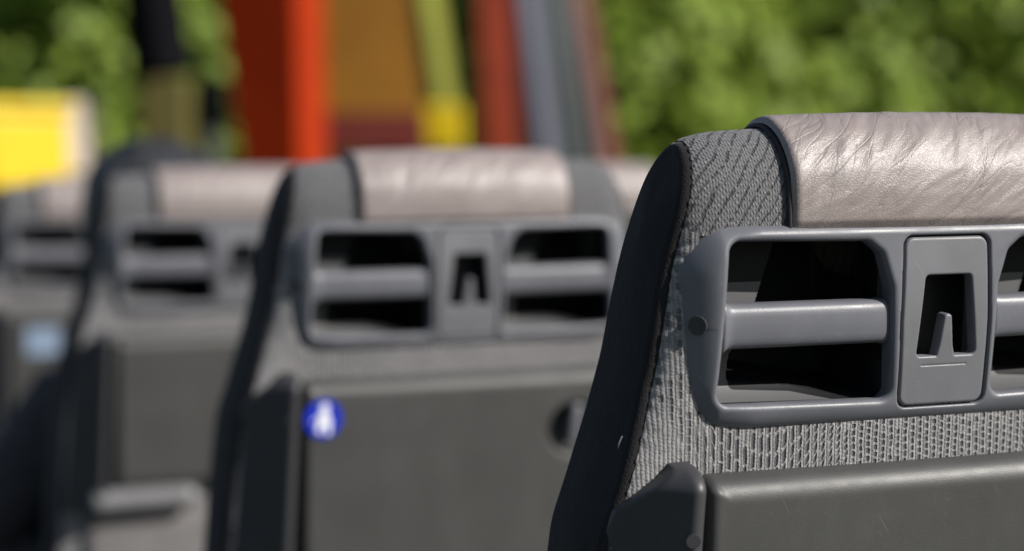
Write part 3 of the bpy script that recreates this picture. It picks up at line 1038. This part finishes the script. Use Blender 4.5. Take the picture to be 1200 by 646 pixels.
# ------------------------------------------------------------------ person in the third seat
def make_person():
    hp = at(176, 249, 3.02)                    # centre of the head
    root = thing('person', 'dark haired person in a dark grey jacket sitting in the third seat', 'person', (hp.x, hp.y, 0.0))
    hz = hp.z
    J = {  # joints: x (right), y (forward), z, radius
        'pelvis': (0.04, 0.03, 0.53, 0.115), 'waist': (0.03, 0.01, 0.66, 0.11), 'chest': (0.01, 0.0, 0.74, 0.115), 'collar': (0.0, -0.005, 0.845, 0.07),
        'neck': (0.0, 0.0, 0.935, 0.048), 'skull': (0.0, 0.012, hz, 0.078), 'crown': (0.0, 0.005, hz + 0.045, 0.066),
        'sh_a': (-0.120, 0.0, 0.785, 0.055), 'el_a': (-0.235, 0.09, 0.60, 0.05), 'wr_a': (-0.10, 0.30, 0.635, 0.030), 'ha_a': (-0.05, 0.345, 0.63, 0.026),
        'sh_b': (0.135, 0.0, 0.785, 0.055), 'el_b': (0.235, 0.08, 0.61, 0.046), 'wr_b': (0.14, 0.30, 0.635, 0.030), 'ha_b': (0.09, 0.345, 0.63, 0.026),
        'hip_a': (-0.06, 0.05, 0.535, 0.085), 'kn_a': (-0.09, 0.40, 0.545, 0.060), 'an_a': (-0.08, 0.42, 0.13, 0.042), 'ft_a': (-0.08, 0.53, 0.045, 0.036),
        'hip_b': (0.13, 0.05, 0.535, 0.085), 'kn_b': (0.15, 0.40, 0.545, 0.060), 'an_b': (0.15, 0.42, 0.13, 0.042), 'ft_b': (0.15, 0.53, 0.045, 0.036)}
    E = [('pelvis', 'waist'), ('waist', 'chest'), ('chest', 'collar'), ('collar', 'neck'), ('neck', 'skull'), ('skull', 'crown'),
         ('collar', 'sh_a'), ('sh_a', 'el_a'), ('el_a', 'wr_a'), ('wr_a', 'ha_a'), ('collar', 'sh_b'), ('sh_b', 'el_b'), ('el_b', 'wr_b'), ('wr_b', 'ha_b'),
         ('pelvis', 'hip_a'), ('hip_a', 'kn_a'), ('kn_a', 'an_a'), ('an_a', 'ft_a'), ('pelvis', 'hip_b'), ('hip_b', 'kn_b'), ('kn_b', 'an_b'), ('an_b', 'ft_b')]

    def skin_mesh(name, joints, edges, grow, mat, parent, first):
        names = [first] + [j for j in joints if j != first]
        me = bpy.data.meshes.new(name)
        me.from_pydata([J[j][:3] for j in names], [(names.index(a), names.index(b)) for a, b in edges], [])
        o = bpy.data.objects.new(name, me)
        COL.objects.link(o)
        md = o.modifiers.new('skin', 'SKIN')
        md.use_smooth_shade = True
        for i, j in enumerate(names):
            rr = J[j][3] + grow
            me.skin_vertices[0].data[i].radius = (rr, rr)
            me.skin_vertices[0].data[i].use_root = i == 0
        sb = o.modifiers.new('sub', 'SUBSURF')
        sb.levels = sb.render_levels = 2
        dg = bpy.context.evaluated_depsgraph_get()
        ev = bpy.data.meshes.new_from_object(o.evaluated_get(dg))
        o.modifiers.clear()
        o.data = ev
        ev.name = name
        ev.materials.clear()
        ev.materials.append(mat)
        ev.polygons.foreach_set('use_smooth', [True] * len(ev.polygons))
        o.parent = parent
        return o
    body = skin_mesh('body', J.keys(), E, 0.0, M['skin'], root, 'pelvis')
    # face, fingers and ears as extra forms of the one body
    bm = bmesh.new()
    bm.from_mesh(body.data)
    def blob(c, s):
        r = bmesh.ops.create_uvsphere(bm, u_segments=16, v_segments=10, radius=1.0)
        for v in r['verts']:
            v.co = Vector((v.co.x * s[0] + c[0], v.co.y * s[1] + c[1], v.co.z * s[2] + c[2]))
    blob((0, 0.100, hz - 0.015), (0.011, 0.02, 0.02))
    blob((0, 0.060, hz - 0.06), (0.045, 0.03, 0.03))
    for sx in (-1, 1):
        blob((sx * 0.083, 0.005, hz - 0.01), (0.01, 0.018, 0.03))
        hx = -0.05 if sx < 0 else 0.09
        for i in range(4):
            y0 = 0.36
            x0 = hx + (i - 1.5) * 0.016
            ln = (0.055, 0.066, 0.062, 0.048)[i]
            bm_tube(bm, [(x0, y0, 0.635), (x0, y0 + ln * 0.55, 0.635), (x0, y0 + ln, 0.617)], [0.0085, 0.008, 0.0065], 8)
        bm_tube(bm, [(hx - sx * 0.022, 0.335, 0.635), (hx - sx * 0.045, 0.365, 0.632), (hx - sx * 0.046, 0.39, 0.622)], [0.011, 0.0095, 0.007], 8)
    bm.to_mesh(body.data)
    bm.free()
    body.data.polygons.foreach_set('use_smooth', [True] * len(body.data.polygons))
    up = ['pelvis', 'waist', 'chest', 'collar', 'sh_a', 'el_a', 'wr_a', 'sh_b', 'el_b', 'wr_b']
    skin_mesh('jacket', up, [e for e in E if e[0] in up and e[1] in up], 0.014, M['jacket'], body, 'pelvis')
    lo = ['pelvis', 'hip_a', 'kn_a', 'an_a', 'hip_b', 'kn_b', 'an_b']
    skin_mesh('trousers', lo, [e for e in E if e[0] in lo and e[1] in lo], 0.010, M['trousers'], body, 'pelvis')
    # hair: a cap of the skull, cut at the face
    bm = bmesh.new()
    bmesh.ops.create_uvsphere(bm, u_segments=40, v_segments=28, radius=1.0)
    for v in bm.verts:
        c = v.co.copy()
        k = 1.0 + 0.025 * math.sin(c.x * 9 + c.z * 5) + 0.02 * math.sin(c.y * 13 + c.x * 7)
        v.co = Vector((c.x * 0.098 * k, c.y * 0.105 * k - 0.004, c.z * 0.098 * k + 0.002))
    bmesh.ops.delete(bm, geom=[v for v in bm.verts if (v.co.y > 0.055 and v.co.z < 0.035) or v.co.z < -0.085], context='VERTS')
    hair = bm_obj('hair', bm, M['hair'], body, True, loc=(0, 0.0, hz + 0.008))
    return root


make_person()

# ------------------------------------------------------------------ posts, panels and boxes beyond the vehicle
def frame_of(p, q, back=None):
    """A rotation whose z axis runs from p to q."""
    return (q - p).normalized().to_track_quat('Z', 'Y').to_matrix().to_4x4()


def leaning_post(name, label, cat, top, bot, depth, wpx, mat, thick=None, yaw=0.0, parts=None, group=None):
    """A square post through two surveyed points, continued to the ground and above the frame, with a base plate and a cap."""
    a, b = at(*bot, depth), at(*top, depth)
    d = (b - a).normalized()
    foot = a + d * ((GROUND + 0.006 - a.z) / d.z)
    head = b + d * 1.3
    wid = wpx * depth / F_PX
    th = thick if thick else wid
    root = thing(name, label, cat, foot, group)
    q = d.to_track_quat('Z', 'Y').to_matrix().to_4x4()
    L = (head - foot).length
    ry = Matrix.Rotation(yaw, 4, 'Z')
    bm = bmesh.new()
    bm_box(bm, (0, 0, L / 2), (wid, th, L), min(wid, th) * 0.06)
    bmesh.ops.transform(bm, matrix=q @ ry, verts=bm.verts)
    bm_obj('shaft', bm, mat, root)
    bm = bmesh.new()
    bm_box(bm, (0, 0, 0.012), (wid + 0.14, th + 0.14, 0.024), 0.004)
    bmesh.ops.transform(bm, matrix=ry, verts=bm.verts)
    bm_obj('base_plate', bm, mat, root)
    bm = bmesh.new()
    bm_box(bm, (0, 0, L + 0.012), (wid + 0.02, th + 0.02, 0.03), 0.006)
    bmesh.ops.transform(bm, matrix=q @ ry, verts=bm.verts)
    bm_obj('cap', bm, mat, root)
    return root, q, wid, th


VIEW_YAW = math.atan2(-CAMR[0][2], CAMR[1][2])       # bearing of the lens axis

# thick red column: a wide side in shade and a narrow sunlit side
D = 6.5
pa, pb, pc = at(254, 0, D + 0.007), at(346, 0, D - 0.06), at(379, 0, D + 0.06)
pa2 = at(279, 185, D + 0.007)
root = thing('red_column', 'thick dark red column with a narrow sunlit orange-red side', 'column', Vector((pb.x, pb.y, GROUND + 0.006)))
def col_ring(z):
    # tapers: the far left edge moves in towards the foot
    t = (pa.z - z) / (pa.z - pa2.z)
    w_ = (pa2 - pa).xy.length / (pb - pa).xy.length * t
    A = Vector((pa.x + (pb.x - pa.x) * w_, pa.y + (pb.y - pa.y) * w_, z))
    B = Vector((pb.x, pb.y, z))
    C_ = Vector((pc.x, pc.y, z))
    Dd = A + C_ - B
    return [A, B, C_, Dd]
bm = bmesh.new()
o0 = root.location
z_low, z_high = GROUND + 0.03, EYE + 3.2
tl = (pa.z - z_low) / (pa.z - pa2.z)
lows = [v - o0 for v in col_ring(max(z_low, pa2.z - 0.25))]
highs = [v - o0 for v in col_ring(pa.z + 0.9)]
feet = [Vector((v.x, v.y, z_low - o0.z)) for v in lows]
tops = [Vector((v.x, v.y, z_high - o0.z)) for v in highs]
ringv = [[bm.verts.new(v) for v in r] for r in (feet, lows, highs, tops)]
for i in range(3):
    for j in range(4):
        bm.faces.new((ringv[i][j], ringv[i][(j + 1) % 4], ringv[i + 1][(j + 1) % 4], ringv[i + 1][j]))
bm.faces.new(ringv[0][::-1])
bm.faces.new(ringv[-1])
bmesh.ops.bevel(bm, geom=[e for e in bm.edges if abs((e.verts[0].co - e.verts[1].co).normalized().z) > 0.8], offset=0.012, segments=3, affect='EDGES')
bm_obj('shaft', bm, M['red'], root)
bm = bmesh.new()
bm_box(bm, (0, 0, 0.012), (0.62, 0.62, 0.024), 0.004)
bm_obj('base_plate', bm, M['red'], root)

# ochre panel with a red lower board between the posts
D = 6.8
a, b, c, d = at(376, -60, D), at(472, -60, D), at(502, 178, D), at(376, 178, D)
k = at(380, 132, D); k2 = at(497, 132, D)
root = thing('ochre_panel', 'ochre yellow panel with a dark red lower band, beside the thick red column', 'panel', Vector((d.x, d.y, GROUND + 0.006)))
nrm = Vector((-CAMR[0][2], -CAMR[1][2], 0)).normalized()
def board(name, pts, mat, thick, off=0.0):
    bm = bmesh.new()
    f = [bm.verts.new(p - root.location + nrm * (thick / 2 + off)) for p in pts]
    g = [bm.verts.new(p - root.location - nrm * (thick / 2)) for p in pts]
    bm.faces.new(f); bm.faces.new(g[::-1])
    for i in range(len(f)):
        j = (i + 1) % len(f)
        bm.faces.new((f[i], g[i], g[j], f[j]))
    return bm_obj(name, bm, mat, root)
board('board', [a, b, k2, k], M['ochre'], 0.03)
board('lower_band', [k, k2, c, d], M['brickred'], 0.03)
for p in (d + Vector((0.03, 0.02, 0)), c + Vector((-0.03, 0.02, 0))):
    bm = bmesh.new()
    bm_tube(bm, [Vector((p.x, p.y, GROUND + 0.006)) - root.location, p - root.location + Vector((0, 0, -0.003))], 0.025, 12)
    bm_obj('leg', bm, M['steel'], root, True)

leaning_post('yellow_green_post', 'slanting yellow-green post at the right edge of the ochre panel', 'post', (500, 0), (526, 165), 7.9, 50, M['lime'], 0.10, VIEW_YAW)
bxp = at(520, 152, 7.15)
root = thing('yellow_block', 'small bright yellow block on a stand at the foot of the slanting yellow-green post', 'block', Vector((bxp.x, bxp.y, GROUND + 0.006)), rz=VIEW_YAW)
bm = bmesh.new(); bm_box(bm, (0, 0, bxp.z - GROUND), (0.135, 0.12, 0.15), 0.012); bm_obj('block', bm, M['yellow'], root)
bm = bmesh.new(); bm_tube(bm, [(0, 0, 0), (0, 0, bxp.z - GROUND - 0.079)], 0.025, 12); bm_obj('stand', bm, M['steel'], root, True)

leaning_post('red_post', 'orange-red square post with a dark shaded side, right of the yellow-green post', 'post', (578, 0), (588, 165), 7.3, 40, M['redpost'], 0.11, VIEW_YAW + math.radians(-24))
leaning_post('slate_post', 'slanting slate blue post just right of the orange-red post', 'post', (613, 0), (633, 165), 7.5, 32, M['slate'], 0.08, VIEW_YAW)
leaning_post('dark_green_post', 'slanting blackish green post right of the slate blue post', 'post', (639, 0), (656, 165), 7.8, 27, M['darkgreen'], 0.08, VIEW_YAW)
leaning_post('grey_post', 'slanting dark grey post between the blackish green and the brownish red posts', 'post', (656, 0), (680, 165), 8.0, 24, M['greypaint'], 0.08, VIEW_YAW)
leaning_post('weathered_red_post', 'slanting brownish red post, the last leaning post before the green trees', 'post', (675, 0), (703, 165), 8.2, 30, M['maroon'], 0.08, VIEW_YAW)

# black post on an olive foot
D = 6.4
a, b = at(179, 0, D), at(191, 88, D)
dd = (a - b).normalized()
wid = 54 * D / F_PX
foot = Vector((b.x + 0.01, b.y, GROUND + 0.006))
root = thing('black_post', 'black slanting post standing on an olive yellow base', 'post', foot)
q = dd.to_track_quat('Z', 'Y').to_matrix().to_4x4()
bm = bmesh.new()
bm_box(bm, (0, 0, 0.85), (wid, wid, 1.7), 0.01)
bmesh.ops.transform(bm, matrix=Matrix.Translation(b - foot) @ q @ Matrix.Rotation(VIEW_YAW, 4, 'Z'), verts=bm.verts)
bm_obj('shaft', bm, M['matteblack'], root)
hgt = b.z - foot.z - 0.01
bm = bmesh.new()
bm_box(bm, (0, 0, hgt / 2), (wid * 1.0, wid, hgt), 0.01)
bmesh.ops.transform(bm, matrix=Matrix.Rotation(VIEW_YAW, 4, 'Z'), verts=bm.verts)
bm_obj('base', bm, M['olive'], root)
p = at(248, 122, 7.6)
root = thing('black_box', 'small black box on a pole at the left edge of the thick red column', 'box', Vector((p.x, p.y, GROUND + 0.006)), rz=VIEW_YAW)
bm = bmesh.new(); bm_box(bm, (0, 0, p.z - GROUND), (0.10, 0.12, 0.17), 0.01); bm_obj('case', bm, M['matteblack'], root)
bm = bmesh.new(); bm_tube(bm, [(0, 0, 0), (0, 0, p.z - GROUND - 0.088)], 0.03, 12); bm_obj('pole', bm, M['steel'], root, True)

# yellow cabinet and cream box at the left
D = 6.2
p, t_, bt = at(10, 160, D), at(10, 120, D), at(10, 222, D)
root = thing('yellow_cabinet', 'bright yellow cabinet on a pedestal at the left picture edge', 'cabinet', Vector((p.x, p.y, GROUND + 0.006)), rz=0.35)
hh = t_.z - bt.z
bm = bmesh.new(); bm_box(bm, (0, 0, (t_.z + bt.z) / 2 - root.location.z - 0.02), (0.28, 0.22, hh - 0.04), 0.015); bm_obj('body', bm, M['yellow'], root)
bm = bmesh.new(); bm_box(bm, (0, 0, t_.z - root.location.z - 0.019), (0.30, 0.25, 0.036), 0.008); bm_obj('lid', bm, M['yellow'], root)
bm = bmesh.new(); zz = bt.z - root.location.z - 0.002; bm_box(bm, (0, 0, zz / 2), (0.16, 0.14, zz), 0.01); bm_obj('pedestal', bm, M['steel'], root)
D = 6.45
p, t_, bt = at(88, 150, D), at(88, 118, D), at(88, 205, D)
root = thing('cream_box', 'cream box on a pedestal right of the yellow cabinet', 'box', Vector((p.x, p.y, GROUND + 0.006)), rz=0.2)
bm = bmesh.new(); bm_box(bm, (0, 0, (t_.z + bt.z) / 2 - root.location.z), (0.118, 0.12, t_.z - bt.z), 0.01); bm_obj('body', bm, M['cream'], root)
bm = bmesh.new(); zz = bt.z - root.location.z - 0.002; bm_box(bm, (0, 0, zz / 2), (0.07, 0.07, zz), 0.01); bm_obj('pedestal', bm, M['steel'], root)

# ------------------------------------------------------------------ trees
def leaf_cloud(name, clumps, n, size, mat, parent=None, loc=None):
    """Leaf sprays: small bent quads through the volume of many clumps, each clump with its own tone."""
    N = n * len(clumps)
    C = np.repeat(np.array([c[:3] for c in clumps]), n, 0)
    Rr = np.repeat(np.array([c[3] for c in clumps]), n)
    tone = np.repeat(np.array([c[4] for c in clumps]), n) + rng.normal(0, 0.14, N)
    d = rng.normal(size=(N, 3))
    d /= np.linalg.norm(d, axis=1)[:, None]
    rad = rng.uniform(0.25, 1.0, N) ** 0.55
    P = C + d * (Rr * rad)[:, None] * np.array([1.0, 1.0, 0.8])
    nrm = d * 0.35 + rng.normal(size=(N, 3)) * 0.45 + np.array(SUN_DIR) * 0.75
    nrm /= np.linalg.norm(nrm, axis=1)[:, None]
    t1 = np.cross(nrm, rng.normal(size=(N, 3)))
    t1 /= np.linalg.norm(t1, axis=1)[:, None]
    t2 = np.cross(nrm, t1)
    s = size * rng.uniform(0.6, 1.3, N)[:, None]
    q = np.stack([P - t1 * s, P - t2 * s * 0.55 + nrm * s * 0.1, P + t1 * s, P + t2 * s * 0.55 + nrm * s * 0.1], 1).reshape(-1, 3)
    me = bpy.data.meshes.new(name)
    me.vertices.add(4 * N)
    me.vertices.foreach_set('co', q.astype(np.float32).ravel())
    me.loops.add(4 * N)
    me.loops.foreach_set('vertex_index', np.arange(4 * N, dtype=np.int32))
    me.polygons.add(N)
    me.polygons.foreach_set('loop_start', np.arange(0, 4 * N, 4, dtype=np.int32))
    me.polygons.foreach_set('loop_total', np.full(N, 4, dtype=np.int32))
    at_ = me.attributes.new('tone', 'FLOAT', 'FACE')
    at_.data.foreach_set('value', np.clip(tone, 0, 1).astype(np.float32))
    me.update(calc_edges=True)
    me.materials.append(mat)
    o = bpy.data.objects.new(name, me)
    COL.objects.link(o)
    o.parent = parent
    if loc is not None:
        o.location = loc
    return o


def tree(label, px, depth, height, spread, mat, low=0.10, trunk=0.13, group='trees beyond the posts', lean=0.0):
    g = at(px, 240, depth)
    root = thing('tree', label, 'tree', Vector((g.x, g.y, GROUND)), group)
    bm = bmesh.new()
    bm_tube(bm, [(0, 0, -0.05), (0.02, 0.0, height * 0.25), (lean * 0.4, 0.03, height * 0.55), (lean, 0.0, height * 0.92)], [trunk * 1.35, trunk, trunk * 0.7, trunk * 0.12], 12)
    clumps = []
    nb = 16
    for i in range(nb):
        a = rng.uniform(0, 2 * PI)
        z = height * rng.uniform(0.18, 0.8)
        r = spread * rng.uniform(0.45, 1.0) * (1.0 - 0.45 * z / height)
        e = Vector((math.cos(a) * r + lean * z / height, math.sin(a) * r, z + r * 0.3))
        bm_tube(bm, [(lean * z / height, 0, z), (e.x * 0.5 + lean * 0.3 * z / height, e.y * 0.5, z + r * 0.1), tuple(e)], [trunk * 0.36, trunk * 0.22, trunk * 0.06], 7)
        clumps.append((e.x, e.y, e.z, spread * rng.uniform(0.30, 0.48), rng.uniform(0.15, 0.9)))
    for i in range(34):
        a = rng.uniform(0, 2 * PI)
        z = height * rng.uniform(low, 1.0)
        r = spread * math.sqrt(rng.uniform(0, 1)) * (1.1 - 0.6 * z / height)
        clumps.append((math.cos(a) * r + lean * z / height, math.sin(a) * r, z, spread * rng.uniform(0.34, 0.62), rng.uniform(0.1, 0.95)))
    bm_obj('trunk', bm, M['bark'], root, True)
    leaf_cloud('crown', clumps, 190, 0.13, mat, root)
    return root


specs = [
    ('broad mid green tree behind the yellow cabinet', 30, 19, 6.2, 1.9, 'leaf', 0.12),
    ('leafy green tree seen between the cream box and the black post', 135, 17, 5.6, 1.6, 'leaf', 0.10),
    ('green tree in the gap between the black post and the thick red column', 232, 21, 6.5, 1.9, 'leaf', 0.10),
    ('tree mostly hidden behind the thick red column and the ochre panel', 380, 18, 6.4, 1.9, 'leaf', 0.10),
    ('bright green tree between the yellow-green and the orange-red post', 530, 20, 6.4, 1.8, 'leaf_bright', 0.08),
    ('dark tree behind the slate blue and blackish green posts', 645, 22, 6.8, 1.9, 'leaf_dark', 0.08),
    ('bright yellow-green tree just right of the leaning posts', 752, 16.5, 5.8, 1.45, 'leaf_bright', 0.06),
    ('bright green tree left of the dark green tree', 835, 19, 6.3, 1.4, 'leaf_bright', 0.08),
    ('dark green tree above the sharp leather headrest', 935, 21, 6.6, 1.5, 'leaf_dark', 0.08),
    ('tree with a bare brown trunk showing above the sharp leather headrest', 1012, 17.5, 6.4, 1.3, 'leaf', 0.34),
    ('bright green tree right of the bare brown trunk', 1090, 18.5, 6.2, 1.5, 'leaf_bright', 0.06),
    ('mid green tree at the right picture edge', 1185, 20, 6.6, 1.7, 'leaf', 0.08),
]
for lab, px, dep, hh, sp, mt, lw in specs:
    tree(lab, px, dep, hh, sp, M[mt], lw)

# the wood behind: one mass
cl = []
for i in range(520):
    px = rng.uniform(-260, 1460)
    dep = rng.uniform(25, 31)
    g = at(px, 240, dep)
    cl.append((g.x, g.y, GROUND + rng.uniform(0.2, 7.5), rng.uniform(0.7, 1.25), rng.uniform(0.0, 0.85)))
wood = leaf_cloud('wood', cl, 150, 0.17, M['leaf_bright'])
tag(wood, 'dense green wood behind the trees', 'woodland', None, 'stuff')
